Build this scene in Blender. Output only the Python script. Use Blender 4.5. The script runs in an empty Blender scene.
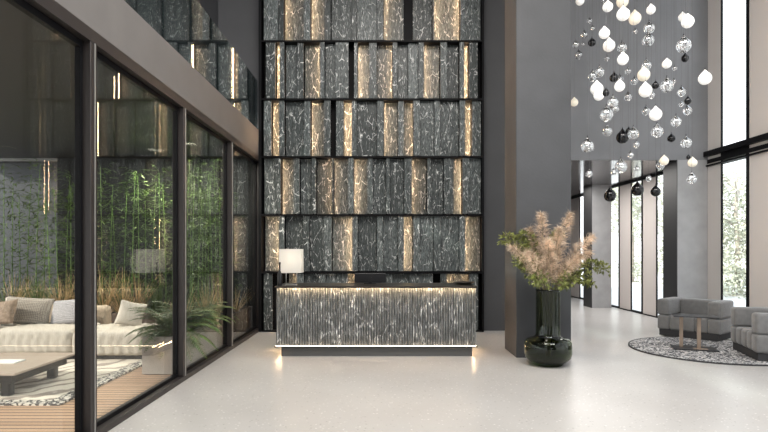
import bpy, bmesh, math, random
from mathutils import Vector, Matrix
R = math.radians
random.seed(7)
SC = bpy.context.scene
COL = SC.collection
F = 550.0; CX = 383.0; HY = 250.0; EYE = 1.65
def PX(px, Y): return (px-CX)/F*Y
def PZ(py, Y): return EYE+(HY-py)/F*Y

# ------------------------------------------------------------------ materials
def new_mat(name):
    m = bpy.data.materials.new(name); m.use_nodes = True
    nt = m.node_tree
    return m, nt, nt.nodes['Principled BSDF']
def mat(name, col, rough=.5, metal=0., var=0., scale=4., bump=0., bscale=60., spec=.5, sheen=0., stretch=None):
    m, nt, b = new_mat(name)
    b.inputs['Base Color'].default_value = (*col, 1); b.inputs['Roughness'].default_value = rough
    b.inputs['Metallic'].default_value = metal; b.inputs['Specular IOR Level'].default_value = spec
    if sheen: b.inputs['Sheen Weight'].default_value = sheen
    tc = nt.nodes.new('ShaderNodeTexCoord'); vec = tc.outputs['Object']
    if stretch:
        mp = nt.nodes.new('ShaderNodeMapping'); mp.inputs['Scale'].default_value = stretch
        nt.links.new(vec, mp.inputs['Vector']); vec = mp.outputs['Vector']
    if var:
        n = nt.nodes.new('ShaderNodeTexNoise'); n.inputs['Scale'].default_value = scale; n.inputs['Detail'].default_value = 5
        r = nt.nodes.new('ShaderNodeValToRGB')
        r.color_ramp.elements[0].position = .3; r.color_ramp.elements[1].position = .7
        r.color_ramp.elements[0].color = tuple(c*(1-var) for c in col)+(1,)
        r.color_ramp.elements[1].color = tuple(min(1, c*(1+var)) for c in col)+(1,)
        nt.links.new(vec, n.inputs['Vector']); nt.links.new(n.outputs['Fac'], r.inputs['Fac'])
        nt.links.new(r.outputs['Color'], b.inputs['Base Color'])
    if bump:
        n2 = nt.nodes.new('ShaderNodeTexNoise'); n2.inputs['Scale'].default_value = bscale; n2.inputs['Detail'].default_value = 3
        bp = nt.nodes.new('ShaderNodeBump'); bp.inputs['Strength'].default_value = bump; bp.inputs['Distance'].default_value = .01
        nt.links.new(vec, n2.inputs['Vector']); nt.links.new(n2.outputs['Fac'], bp.inputs['Height'])
        nt.links.new(bp.outputs['Normal'], b.inputs['Normal'])
    return m
def emit(name, col, s):
    m, nt, b = new_mat(name)
    b.inputs['Base Color'].default_value = (*col, 1)
    b.inputs['Emission Color'].default_value = (*col, 1); b.inputs['Emission Strength'].default_value = s
    return m
def mathn(nt, op, a=None, b=None):
    n = nt.nodes.new('ShaderNodeMath'); n.operation = op
    for i, v in enumerate((a, b)):
        if v is None: continue
        if isinstance(v, (int, float)): n.inputs[i].default_value = v
        else: nt.links.new(v, n.inputs[i])
    return n.outputs[0]
def mixc(nt, fac, a, b):
    n = nt.nodes.new('ShaderNodeMix'); n.data_type = 'RGBA'
    if isinstance(fac, (int, float)): n.inputs[0].default_value = fac
    else: nt.links.new(fac, n.inputs[0])
    for i, v in ((6, a), (7, b)):
        if isinstance(v, tuple): n.inputs[i].default_value = (*v, 1)
        else: nt.links.new(v, n.inputs[i])
    return n.outputs[2]
def marble(name, dark, light, vein, s=1.0, rand=True, amount=1.0):
    m, nt, b = new_mat(name)
    tc = nt.nodes.new('ShaderNodeTexCoord')
    add = nt.nodes.new('ShaderNodeVectorMath'); add.operation = 'ADD'
    nt.links.new(tc.outputs['Object'], add.inputs[0])
    oi = nt.nodes.new('ShaderNodeObjectInfo')
    if rand:
        cb = nt.nodes.new('ShaderNodeCombineXYZ')
        for k, f in enumerate((37., 91., 53.)):
            nt.links.new(mathn(nt, 'MULTIPLY', oi.outputs['Random'], f), cb.inputs[k])
        nt.links.new(cb.outputs[0], add.inputs[1])
    base = add.outputs[0]
    # warp
    wn = nt.nodes.new('ShaderNodeTexNoise'); wn.inputs['Scale'].default_value = 3.2*s; wn.inputs['Detail'].default_value = 4
    nt.links.new(base, wn.inputs['Vector'])
    sc = nt.nodes.new('ShaderNodeVectorMath'); sc.operation = 'MULTIPLY_ADD'
    sc.inputs[1].default_value = (.10/s,)*3; nt.links.new(wn.outputs['Color'], sc.inputs[0]); nt.links.new(base, sc.inputs[2])
    mp = nt.nodes.new('ShaderNodeMapping'); mp.inputs['Rotation'].default_value = (0, R(34), 0); mp.inputs['Scale'].default_value = (2.6, 2.6, .62)
    nt.links.new(sc.outputs[0], mp.inputs['Vector'])
    def veins(scale, w, vec):
        v = nt.nodes.new('ShaderNodeTexVoronoi'); v.feature = 'DISTANCE_TO_EDGE'; v.inputs['Scale'].default_value = scale
        nt.links.new(vec, v.inputs['Vector'])
        return mathn(nt, 'SUBTRACT', 1.0, mathn(nt, 'MINIMUM', mathn(nt, 'DIVIDE', v.outputs['Distance'], w), 1.0))
    v1 = veins(1.2*s, .020, mp.outputs[0])
    mp2 = nt.nodes.new('ShaderNodeMapping'); mp2.inputs['Rotation'].default_value = (0, R(-40), 0); mp2.inputs['Scale'].default_value = (3.2, 3.2, .7); mp2.inputs['Location'].default_value = (3, 5, 7)
    nt.links.new(sc.outputs[0], mp2.inputs['Vector'])
    v2 = veins(1.9*s, .03, mp2.outputs[0])
    # mask so veins break up
    mk = nt.nodes.new('ShaderNodeTexNoise'); mk.inputs['Scale'].default_value = 7*s; mk.inputs['Detail'].default_value = 4
    nt.links.new(base, mk.inputs['Vector'])
    mr = nt.nodes.new('ShaderNodeMapRange'); mr.inputs[1].default_value = .44; mr.inputs[2].default_value = .60
    nt.links.new(mk.outputs['Fac'], mr.inputs[0])
    vv = mathn(nt, 'MULTIPLY', mathn(nt, 'MAXIMUM', v1, mathn(nt, 'MULTIPLY', v2, .7)), mr.outputs[0])
    vv = mathn(nt, 'MULTIPLY', vv, amount)
    cl = nt.nodes.new('ShaderNodeTexNoise'); cl.inputs['Scale'].default_value = 9*s; cl.inputs['Detail'].default_value = 8; cl.inputs['Roughness'].default_value = .7
    nt.links.new(mp.outputs[0], cl.inputs['Vector'])
    cr = nt.nodes.new('ShaderNodeMapRange'); cr.inputs[1].default_value = .35; cr.inputs[2].default_value = .68
    nt.links.new(cl.outputs['Fac'], cr.inputs[0])
    c0 = mixc(nt, cr.outputs[0], dark, light)
    if rand:
        c0 = mixc(nt, mathn(nt, 'MULTIPLY', oi.outputs['Random'], .7), c0, dark)
    c1 = mixc(nt, vv, c0, vein)
    nt.links.new(c1, b.inputs['Base Color']); b.inputs['Roughness'].default_value = .38; b.inputs['Specular IOR Level'].default_value = .35
    return m
def glass_pane(name, tint=(1, 1, 1), refl=1.0):
    m = bpy.data.materials.new(name); m.use_nodes = True; nt = m.node_tree; nt.nodes.clear()
    o = nt.nodes.new('ShaderNodeOutputMaterial'); t = nt.nodes.new('ShaderNodeBsdfTransparent'); g = nt.nodes.new('ShaderNodeBsdfGlossy')
    g.inputs['Roughness'].default_value = 0.0; t.inputs['Color'].default_value = (*tint, 1)
    ge = nt.nodes.new('ShaderNodeNewGeometry'); dt = nt.nodes.new('ShaderNodeVectorMath'); dt.operation = 'DOT_PRODUCT'
    nt.links.new(ge.outputs['Incoming'], dt.inputs[0]); nt.links.new(ge.outputs['Normal'], dt.inputs[1])
    f5 = mathn(nt, 'POWER', mathn(nt, 'SUBTRACT', 1.0, mathn(nt, 'ABSOLUTE', dt.outputs['Value'])), 5.0)
    fres = mathn(nt, 'ADD', mathn(nt, 'MULTIPLY', f5, .96), .04)
    mx = nt.nodes.new('ShaderNodeMixShader')
    nt.links.new(mathn(nt, 'MINIMUM', mathn(nt, 'MULTIPLY', fres, refl), 1.0), mx.inputs[0]); nt.links.new(t.outputs[0], mx.inputs[1]); nt.links.new(g.outputs[0], mx.inputs[2])
    nt.links.new(mx.outputs[0], o.inputs['Surface'])
    return m
def glass_solid(name, col, rough=0., ior=1.45):
    m, nt, b = new_mat(name)
    b.inputs['Base Color'].default_value = (*col, 1); b.inputs['Roughness'].default_value = rough
    b.inputs['Transmission Weight'].default_value = 1; b.inputs['IOR'].default_value = ior
    return m

M = {}
M['marble'] = marble('grey_marble', (.018, .021, .021), (.20, .225, .225), (.85, .85, .83), 2.0)
M['desk_marble'] = marble('fluted_marble', (.05, .052, .052), (.25, .255, .25), (.95, .95, .93), 1.1, False, 1.0)
M['black'] = mat('black_metal', (.005, .005, .006), .5, spec=.12)
M['bronze'] = mat('dark_bronze', (.030, .025, .024), .42, .3)
M['bronze2'] = mat('bronze_edge', (.09, .07, .064), .35, .6)
M['counter'] = mat('counter_bronze', (.03, .024, .02), .3, .3)
M['plinth'] = mat('desk_plinth', (.10, .098, .095), .45)
M['beam'] = mat('beam_grey', (.115, .108, .104), .6, 0, .06, 3)
M['panel'] = mat('charcoal_plaster', (.05, .05, .053), .65, 0, .08, 2, .1, 30)
M['column'] = mat('column_plaster', (.050, .0515, .056), .6, 0, .14, 1.6, .15, 25)
M['wallgrey'] = mat('header_plaster', (.20, .203, .213), .6, 0, .10, 1.2, .1, 25)
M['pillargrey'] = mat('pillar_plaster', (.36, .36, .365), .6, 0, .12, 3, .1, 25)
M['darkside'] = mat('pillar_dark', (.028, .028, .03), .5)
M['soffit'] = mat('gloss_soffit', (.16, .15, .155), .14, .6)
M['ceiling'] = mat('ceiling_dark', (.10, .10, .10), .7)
M['pink'] = mat('beige_panel', (.64, .59, .56), .6, 0, .03, 30, stretch=(40, 40, .3))
M['glass'] = glass_pane('clear_pane', (.93, .95, .94), 1.15)
M['glasswin'] = glass_pane('window_pane', (.97, .98, .98), .4)
M['balus'] = glass_pane('balustrade_glass', (.72, .80, .80), 1.6)
M['led'] = emit('warm_light', (1, .64, .36), 60)
M['led2'] = emit('desk_light', (1, .74, .46), 45)
M['led3'] = emit('desk_foot_light', (1, .80, .58), 8)
M['led4'] = emit('desk_side_light', (1, .68, .38), 50)
M['shade'] = emit('lamp_shade_white', (.80, .78, .74), .06)
M['opal'] = emit('opal_glass', (.9, .885, .85), .3)
M['opal2'] = emit('warm_opal_glass', (.85, .79, .66), .22)
M['drop'] = glass_solid('clear_drop', (1, 1, 1), 0, 1.5)
nt = M['drop'].node_tree; gl_ = nt.nodes.new('ShaderNodeBsdfGlossy'); gl_.inputs['Roughness'].default_value = .02; mxs = nt.nodes.new('ShaderNodeMixShader'); mxs.inputs[0].default_value = .38
nt.links.new(nt.nodes['Principled BSDF'].outputs[0], mxs.inputs[1]); nt.links.new(gl_.outputs[0], mxs.inputs[2]); nt.links.new(mxs.outputs[0], nt.nodes['Material Output'].inputs['Surface'])
M['smoke'] = mat('smoked_drop', (.004, .004, .005), .05, 0, spec=.5)
M['vase'] = glass_solid('dark_green_glass', (.20, .25, .14), .0, 1.42)
M['cord'] = mat('cord_grey', (.11, .11, .115), .5)
M['white_metal'] = mat('pale_metal', (.55, .54, .52), .35, .5)
M['copper'] = mat('copper_post', (.36, .28, .22), .4, .6)
M['tabletop'] = mat('dark_table', (.02, .021, .024), .3)
M['velvet'] = mat('grey_velvet', (.15, .148, .147), .85, 0, .12, 14, .25, 120, sheen=.3)
M['velvetdark'] = mat('dark_plinth_fabric', (.025, .025, .027), .8)
M['linen'] = mat('cream_linen', (.52, .47, .41), .9, 0, .08, 10, .35, 40, stretch=(3, 3, 1))
M['linen2'] = mat('sand_linen', (.42, .34, .26), .9, 0, .08, 20, .3, 90)
M['conc'] = mat('planter_concrete', (.33, .295, .265), .8, 0, .12, 3, .2, 40)
M['brown'] = mat('dark_brown_timber', (.10, .07, .055), .6, 0, .2, 6)
M['soil'] = mat('soil', (.03, .022, .016), .95, 0, .4, 12, .6, 20)
M['courtwall'] = mat('courtyard_wall_grey', (.016, .017, .018), .75, 0, .18, 6, .1, 30, stretch=(3, 3, .15))
M['palewall'] = mat('pale_courtyard_wall', (.085, .09, .10), .8, 0, .05, 3)
M['pave'] = mat('pale_paving', (.75, .75, .74), .8, 0, .06, 2)
M['leafA'] = mat('bamboo_leaf', (.075, .125, .028), .55, 0, .35, 9)
M['leafB'] = mat('fern_leaf', (.075, .13, .035), .55, 0, .45, 12)
M['leafC'] = mat('olive_leaf', (.16, .175, .045), .5, 0, .65, 14)
M['leafD'] = mat('tree_leaf', (.50, .52, .42), .7, 0, .3, 2)
M['cane'] = mat('bamboo_cane', (.12, .22, .04), .4, 0, .25, 5, stretch=(1, 1, .3))
M['straw'] = mat('straw_grass', (.60, .43, .23), .8, 0, .45, 8)
M['plume'] = mat('pampas_plume', (.66, .51, .38), .9, 0, .5, 9)
M['stem'] = mat('plant_stem', (.20, .17, .08), .7)
M['bark'] = mat('bark', (.42, .38, .33), .9, 0, .2, 8)
M['paper'] = mat('paper', (.8, .8, .78), .7)
M['screen'] = mat('monitor_black', (.006, .006, .007), .3)

def floor_mat():
    m, nt, b = new_mat('terrazzo')
    tc = nt.nodes.new('ShaderNodeTexCoord')
    v = nt.nodes.new('ShaderNodeTexVoronoi'); v.inputs['Scale'].default_value = 26
    nt.links.new(tc.outputs['Object'], v.inputs['Vector'])
    chip = mathn(nt, 'LESS_THAN', v.outputs['Distance'], .26)
    sep = nt.nodes.new('ShaderNodeSeparateColor'); nt.links.new(v.outputs['Color'], sep.inputs[0])
    pick = mathn(nt, 'GREATER_THAN', sep.outputs[0], .40)
    n = nt.nodes.new('ShaderNodeTexNoise'); n.inputs['Scale'].default_value = 1.1; n.inputs['Detail'].default_value = 6
    nt.links.new(tc.outputs['Object'], n.inputs['Vector'])
    base = mixc(nt, n.outputs['Fac'], (.355, .34, .325), (.46, .445, .43))
    chipc = mixc(nt, sep.outputs[1], (.22, .21, .20), (.66, .64, .62))
    c = mixc(nt, mathn(nt, 'MULTIPLY', mathn(nt, 'MULTIPLY', chip, pick), .9), base, chipc)
    nt.links.new(c, b.inputs['Base Color'])
    b.inputs['Roughness'].default_value = .32; b.inputs['Specular IOR Level'].default_value = .45
    return m
M['terrazzo'] = floor_mat()
def deck_mat():
    m, nt, b = new_mat('deck_boards')
    tc = nt.nodes.new('ShaderNodeTexCoord'); sp = nt.nodes.new('ShaderNodeSeparateXYZ')
    nt.links.new(tc.outputs['Object'], sp.inputs[0])
    y = mathn(nt, 'DIVIDE', sp.outputs[1], .10)
    fr = mathn(nt, 'FRACT', y); idx = mathn(nt, 'FLOOR', y)
    gap = mathn(nt, 'LESS_THAN', fr, .22)
    wn = nt.nodes.new('ShaderNodeTexWhiteNoise'); wn.noise_dimensions = '1D'; nt.links.new(idx, wn.inputs['W'])
    mp = nt.nodes.new('ShaderNodeMapping'); mp.inputs['Scale'].default_value = (1.5, 40, 1); nt.links.new(tc.outputs['Object'], mp.inputs[0])
    n = nt.nodes.new('ShaderNodeTexNoise'); n.inputs['Scale'].default_value = 2; n.inputs['Detail'].default_value = 4; nt.links.new(mp.outputs[0], n.inputs['Vector'])
    f = mathn(nt, 'ADD', mathn(nt, 'MULTIPLY', wn.outputs[0], .5), mathn(nt, 'MULTIPLY', n.outputs['Fac'], .5))
    c = mixc(nt, f, (.33, .20, .125), (.56, .37, .245))
    c = mixc(nt, gap, c, (.07, .04, .025))
    nt.links.new(c, b.inputs['Base Color']); b.inputs['Roughness'].default_value = .6
    bp = nt.nodes.new('ShaderNodeBump'); bp.inputs['Strength'].default_value = .6; bp.inputs['Distance'].default_value = .01
    nt.links.new(mathn(nt, 'SUBTRACT', 1., gap), bp.inputs['Height']); nt.links.new(bp.outputs[0], b.inputs['Normal'])
    return m
M['deck'] = deck_mat()
def speckle_mat(name, a, bcol, sc, th=.5, wsc=3.):
    m, nt, b = new_mat(name)
    tc = nt.nodes.new('ShaderNodeTexCoord')
    n = nt.nodes.new('ShaderNodeTexNoise'); n.inputs['Scale'].default_value = sc; n.inputs['Detail'].default_value = 3; n.inputs['Distortion'].default_value = wsc
    nt.links.new(tc.outputs['Object'], n.inputs['Vector'])
    r = nt.nodes.new('ShaderNodeMapRange'); r.inputs[1].default_value = th-.04; r.inputs[2].default_value = th+.04
    nt.links.new(n.outputs['Fac'], r.inputs[0])
    nt.links.new(mixc(nt, r.outputs[0], a, bcol), b.inputs['Base Color']); b.inputs['Roughness'].default_value = .95
    return m
M['rug'] = speckle_mat('speckled_rug', (.035, .037, .045), (.56, .55, .54), 9, .53, 3)
def outrug_mat(border):
    m, nt, b = new_mat('patterned_rug_border' if border else 'patterned_rug')
    tc = nt.nodes.new('ShaderNodeTexCoord'); mp = nt.nodes.new('ShaderNodeMapping')
    nt.links.new(tc.outputs['Object'], mp.inputs[0])
    if border:
        mp.inputs['Rotation'].default_value = (0, 0, 0)
        ck = nt.nodes.new('ShaderNodeTexVoronoi'); ck.inputs['Scale'].default_value = 14; ck.feature = 'DISTANCE_TO_EDGE'
        nt.links.new(mp.outputs[0], ck.inputs['Vector'])
        f = mathn(nt, 'LESS_THAN', ck.outputs['Distance'], .12)
        c = mixc(nt, f, (.62, .58, .52), (.06, .055, .055))
    else:
        mp.inputs['Rotation'].default_value = (0, 0, R(38))
        w = nt.nodes.new('ShaderNodeTexWave'); w.inputs['Scale'].default_value = 1.1; w.inputs['Distortion'].default_value = 9; w.inputs['Detail'].default_value = 2; w.inputs['Detail Scale'].default_value = 1.6
        nt.links.new(mp.outputs[0], w.inputs['Vector'])
        f = nt.nodes.new('ShaderNodeMapRange'); f.inputs[1].default_value = .62; f.inputs[2].default_value = .8; nt.links.new(w.outputs['Fac'], f.inputs[0])
        c = mixc(nt, f.outputs[0], (.68, .62, .54), (.30, .25, .22))
    nt.links.new(c, b.inputs['Base Color']); b.inputs['Roughness'].default_value = .95
    return m
M['orug'] = outrug_mat(False); M['orugb'] = outrug_mat(True)
def weave_mat(name, a, c2, s):
    m, nt, b = new_mat(name)
    tc = nt.nodes.new('ShaderNodeTexCoord'); mp = nt.nodes.new('ShaderNodeMapping'); mp.inputs['Rotation'].default_value = (0, R(45), 0)
    nt.links.new(tc.outputs['Object'], mp.inputs[0])
    ck = nt.nodes.new('ShaderNodeTexChecker'); ck.inputs['Scale'].default_value = s
    ck.inputs[1].default_value = (*a, 1); ck.inputs[2].default_value = (*c2, 1)
    nt.links.new(mp.outputs[0], ck.inputs['Vector']); nt.links.new(ck.outputs[0], b.inputs['Base Color'])
    b.inputs['Roughness'].default_value = .95
    return m
M['pilA'] = weave_mat('taupe_weave', (.20, .17, .145), (.46, .41, .36), 55)
M['pilB'] = weave_mat('grey_lilac_weave', (.22, .21, .225), (.48, .46, .47), 60)
M['pilC'] = mat('brown_pillow', (.27, .20, .15), .95, 0, .3, 30)

# ------------------------------------------------------------------ mesh helpers
def BM(): return bmesh.new()
def box(bm, x0, x1, y0, y1, z0, z1, bev=0., seg=1):
    r = bmesh.ops.create_cube(bm, size=1)
    vs = r['verts']
    for v in vs:
        v.co = Vector(((x0+x1)/2+v.co.x*(x1-x0), (y0+y1)/2+v.co.y*(y1-y0), (z0+z1)/2+v.co.z*(z1-z0)))
    if bev:
        es = list({e for v in vs for e in v.link_edges})
        bmesh.ops.bevel(bm, geom=es, offset=bev, segments=seg, affect='EDGES', profile=.5)
def tube(bm, pts, rad, n=6, cap=True):
    pts = [Vector(p) for p in pts]
    rs = rad if isinstance(rad, (list, tuple)) else [rad]*len(pts)
    rings = []
    for i, p in enumerate(pts):
        d = (pts[min(i+1, len(pts)-1)]-pts[max(i-1, 0)]).normalized()
        a = d.orthogonal().normalized() if i == 0 else (a-d*a.dot(d)).normalized()
        b = d.cross(a)
        rings.append([bm.verts.new(p+(a*math.cos(2*math.pi*k/n)+b*math.sin(2*math.pi*k/n))*rs[i]) for k in range(n)])
    for i in range(len(rings)-1):
        for k in range(n):
            bm.faces.new((rings[i][k], rings[i][(k+1) % n], rings[i+1][(k+1) % n], rings[i+1][k]))
    if cap:
        bm.faces.new(rings[0][::-1]); bm.faces.new(rings[-1])
def lathe(bm, prof, n=32, cx=0, cy=0):
    rings = []
    for r, z in prof:
        if r < 1e-5: rings.append([bm.verts.new((cx, cy, z))])
        else: rings.append([bm.verts.new((cx+r*math.cos(2*math.pi*k/n), cy+r*math.sin(2*math.pi*k/n), z)) for k in range(n)])
    for a, b in zip(rings, rings[1:]):
        for k in range(n):
            k2 = (k+1) % n
            if len(a) == 1 and len(b) == 1: continue
            if len(a) == 1: bm.faces.new((a[0], b[k2], b[k]))
            elif len(b) == 1: bm.faces.new((a[k], a[k2], b[0]))
            else: bm.faces.new((a[k], a[k2], b[k2], b[k]))
def obj(name, bm, m, parent=None, smooth=False, origin=None, fix=True):
    if fix: bmesh.ops.recalc_face_normals(bm, faces=bm.faces[:])
    me = bpy.data.meshes.new(name); 
    if parent is None or origin == 'own':
        xs = [v.co for v in bm.verts]
        lo = Vector((min(c.x for c in xs), min(c.y for c in xs), min(c.z for c in xs)))
        hi = Vector((max(c.x for c in xs), max(c.y for c in xs), max(c.z for c in xs)))
        o0 = Vector(((lo.x+hi.x)/2, (lo.y+hi.y)/2, lo.z))
        bmesh.ops.translate(bm, verts=bm.verts[:], vec=-o0)
    else: o0 = Vector((0, 0, 0))
    bm.to_mesh(me); bm.free()
    if smooth: me.polygons.foreach_set('use_smooth', [True]*len(me.polygons))
    me.materials.append(m)
    o = bpy.data.objects.new(name, me); COL.objects.link(o); o.location = o0
    if parent: o.parent = parent
    return o
def tag(o, label, cat, group=None, kind=None):
    o['label'] = label; o['category'] = cat
    if group: o['group'] = group
    if kind: o['kind'] = kind
    return o
def thing(name, label, cat, loc=(0, 0, 0), rz=0, group=None):
    o = bpy.data.objects.new(name, None); COL.objects.link(o); o.empty_display_size = .1
    o.location = loc; o.rotation_euler = (0, 0, rz); return tag(o, label, cat, group)
def struct(name, bm, m, label=None, parent=None):
    o = obj(name, bm, m, parent)
    if parent is None:
        o['kind'] = 'structure'
        if label: o['label'] = label
    return o
def sbox(name, m, x0, x1, y0, y1, z0, z1, label=None, parent=None, bev=0):
    b = BM(); box(b, x0, x1, y0, y1, z0, z1, bev); return struct(name, b, m, label, parent)
def pbox(name, m, parent, x0, x1, y0, y1, z0, z1, bev=0., seg=1, smooth=False, own=False):
    b = BM(); box(b, x0, x1, y0, y1, z0, z1, bev, seg); return obj(name, b, m, parent, smooth, 'own' if own else None)
def dup(src, loc=None, rz=None, label=None, scale=None):
    r = src.copy(); COL.objects.link(r)
    if loc is not None: r.location = loc
    if rz is not None: r.rotation_euler = (r.rotation_euler.x, r.rotation_euler.y, rz)
    if label: r['label'] = label
    if scale: r.scale = scale
    for ch in list(src.children):
        c = ch.copy(); COL.objects.link(c); c.parent = r
        for g in list(ch.children):
            d = g.copy(); COL.objects.link(d); d.parent = c
    return r

# ------------------------------------------------------------------ dimensions
WX = 6.68          # window wall plane on the right
BY = 11.3          # back wall plane
CH = 8.3           # lobby ceiling
ZC = 3.50          # low ceiling beyond the portal
GX = -2.5          # glazed wall on the left
# ---- floor
sbox('floor', M['terrazzo'], GX, WX+.05, -4.2, 22, -.12, 0, 'pale grey terrazzo floor of the lobby')
sbox('floor_ground_outside', M['pave'], WX+.06, 60, -12, 60, -.14, -.02, 'pale paving outside the right windows')
sbox('floor_deck', M['deck'], -14, GX-.14, -3, 12.6, -.10, -.01, 'timber board deck behind the glass wall')
sbox('ceiling', M['ceiling'], GX, WX+.05, -4.2, BY+.4, CH, CH+.15, 'lobby ceiling')
sbox('ceiling_low', M['soffit'], 3.4, WX+.05, 11.36, 22, ZC, ZC+.12, 'glossy low ceiling beyond the portal')
# ---- back wall
sbox('wall_back', M['panel'], 2.02, 3.6, BY-.05, BY+.25, 0, CH, 'charcoal plaster wall beside the marble cladding')
sbox('wall_back_core', M['black'], GX, 2.02, BY+.02, BY+.25, 0, CH, 'black backing of the marble cladding')
sbox('wall_header', M['wallgrey'], 3.6, WX, 11.30, 11.36, ZC, CH, 'grey plaster wall above the opening to the rear hall')
sbox('wall_far', M['pillargrey'], 3.4, WX, 21.9, 22.1, 0, ZC, 'far wall of the rear hall')
sbox('wall_rear_left', M['panel'], 3.4, 3.6, BY+.25, 22, 0, ZC, 'left wall of the rear hall')
# upper wall behind mezzanine
sbox('wall_mezzanine', M['panel'], PX(219, BY), GX, BY-.05, BY+.25, 4.06, CH, 'charcoal wall behind the glass balustrade')
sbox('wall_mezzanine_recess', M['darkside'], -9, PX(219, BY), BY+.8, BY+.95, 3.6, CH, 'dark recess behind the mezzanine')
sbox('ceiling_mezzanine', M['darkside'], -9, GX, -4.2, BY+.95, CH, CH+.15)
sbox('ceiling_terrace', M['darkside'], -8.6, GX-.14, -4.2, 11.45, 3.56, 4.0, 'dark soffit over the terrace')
# beam
sbox('trim_1', M['beam'], GX-.14, GX, -4.2, BY+.02, 3.55, 4.06, 'pale grey mezzanine edge beam')
# ---- glazed left wall
posts = [2.6, 4.81, 7.0, 9.17, 11.28]
gw = thing('glazed_partition', 'dark bronze framed glass wall between lobby and planted terrace', 'glass wall', (GX, 4, 0))
def lp(bm_name, m, x0, x1, y0, y1, z0, z1, bev=0):
    return pbox(bm_name, m, gw, x0-GX, x1-GX, y0-4, y1-4, z0, z1, bev)
lp('top_rail', M['bronze'], GX-.13, GX, -4.2, BY, 3.44, 3.55)
lp('bottom_rail', M['bronze'], GX-.13, GX, -4.2, BY, 0, .06)
for i, y in enumerate([-1.6, .4]+posts):
    p = lp('mullion', M['bronze'], GX-.14, GX, y-.105, y, .06, 3.44, .004)
    b = BM(); box(b, GX-GX, .006, y-4-.045, y-4-.038, .06, 3.44); e = obj('edge_bead', b, M['white_metal'], p)
ys = [-1.6, .4]+posts
for a, c in zip(ys, ys[1:]):
    lp('glass_pane', M['glass'], -2.622, -2.576, a, c-.105, .06, 3.44)
    if c > 4:
        b = BM()
        for (z0, z1) in ((.06, .10), (3.38, 3.44)): box(b, -2.62-GX, -2.57-GX, a-4, c-4-.105, z0, z1)
        box(b, -2.62-GX, -2.57-GX, a-4, a-4+.03, .10, 3.38); box(b, -2.62-GX, -2.57-GX, c-4-.135, c-4-.105, .10, 3.38)
        obj('sash', b, M['black'], gw)
bal = thing('glass_balustrade', 'frameless greenish glass balustrade on the mezzanine edge beam', 'balustrade', (GX-.05, 4, 4.06))
for a, c in ((-4.2, 0), (.02, 4.0), (4.02, 7.29), (7.31, 11.2)):
    pbox('glass_pane', M['balus'], bal, -.02, -.005, a-4, c-4, 0, 1.03)

# ---- central column
sbox('wall_column', M['column'], 2.04, 2.88, 8.42, 9.21, 0, CH, 'tall square blue-grey plaster column behind the vase', bev=.004)

# ---- pillars along window wall
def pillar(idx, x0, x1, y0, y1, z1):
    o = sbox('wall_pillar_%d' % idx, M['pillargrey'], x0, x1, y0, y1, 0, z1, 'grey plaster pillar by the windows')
    b = BM(); box(b, x0-.012-o.location.x, x0-o.location.x, y0-o.location.y, y1-o.location.y, 0, z1); obj('dark_side_face', b, M['darkside'], o)  # thin sheet that colours the pillar's left face darker
    return o
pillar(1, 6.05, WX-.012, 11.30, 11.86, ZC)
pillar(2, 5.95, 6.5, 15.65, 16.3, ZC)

# ---- window wall on the right
segs = [('g', -4.2, -2.2), ('p', -2.2, -1.5), ('g', -1.5, .6), ('p', .6, 1.3), ('g', 1.3, 3.3), ('p', 3.3, 4.0), ('g', 4.0, 6.0), ('p', 6.0, 6.7), ('g', 6.7, 7.9), ('p', 7.9, 8.5), ('g', 8.5, 9.15), ('p', 9.15, 10.02), ('g', 10.02, 10.87), ('p', 10.87, 11.45),
        ('g', 11.45, 12.1), ('p', 12.1, 12.8), ('g', 12.8, 13.45), ('p', 13.45, 14.12), ('g', 14.12, 14.83), ('p', 14.83, 15.5),
        ('g', 15.5, 16.2), ('p', 16.2, 16.9), ('g', 16.9, 17.55), ('p', 17.55, 18.2), ('g', 18.2, 18.7), ('p', 18.7, 19.55), ('g', 19.55, 20.2), ('p', 20.2, 22)]
wi = 0; ti = 2
for k, a, c in segs:
    top = CH if a < 11 else ZC
    if k == 'p':
        o = sbox('trim_%d' % ti, M['pink'], WX-.005, WX+.035, a, c, 0, top, 'tall beige panel between windows'); ti += 1
    else:
        wi += 1
        fr = BM()
        w = .035
        box(fr, WX-.01, WX+.03, a, a+.09, 0, top); box(fr, WX-.006, WX+.03, c-.02, c, 0, top)
        box(fr, WX-.01, WX+.03, a+.09, c-.02, 0, .05); box(fr, WX-.01, WX+.03, a+.09, c-.02, top-.05, top)
        o = struct('window_%d' % wi, fr, M['black'], 'tall narrow window in black frame')
        q = BM(); box(q, -.004, .004, a+.09-o.location.y, c-.02-o.location.y, .05, top-.05)
        for v in q.verts: v.co.x += 0
        obj('glass_pane', q, M['glasswin'], o)
# transom band
b = BM(); box(b, WX-.02, WX+.12, -4.2, 11.30, 3.42, 3.50); box(b, WX-.10, WX+.12, -4.2, 11.30, 3.56, 3.66); box(b, WX+.0, WX+.12, -4.2, 11.30, 3.50, 3.56); box(b, WX-.05, WX+.12, -4.2, 11.30, 3.36, 3.39)
struct('trim_40', b, M['black'], 'black transom band across the window wall')
sbox('trim_41', M['black'], WX-.06, WX-.01, 11.87, 22, ZC-.055, ZC, 'black edge where rear windows meet the low ceiling')
sbox('baseboard_right', M['black'], WX-.03, WX-.01, -4.2, 22, 0, .03)
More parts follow.
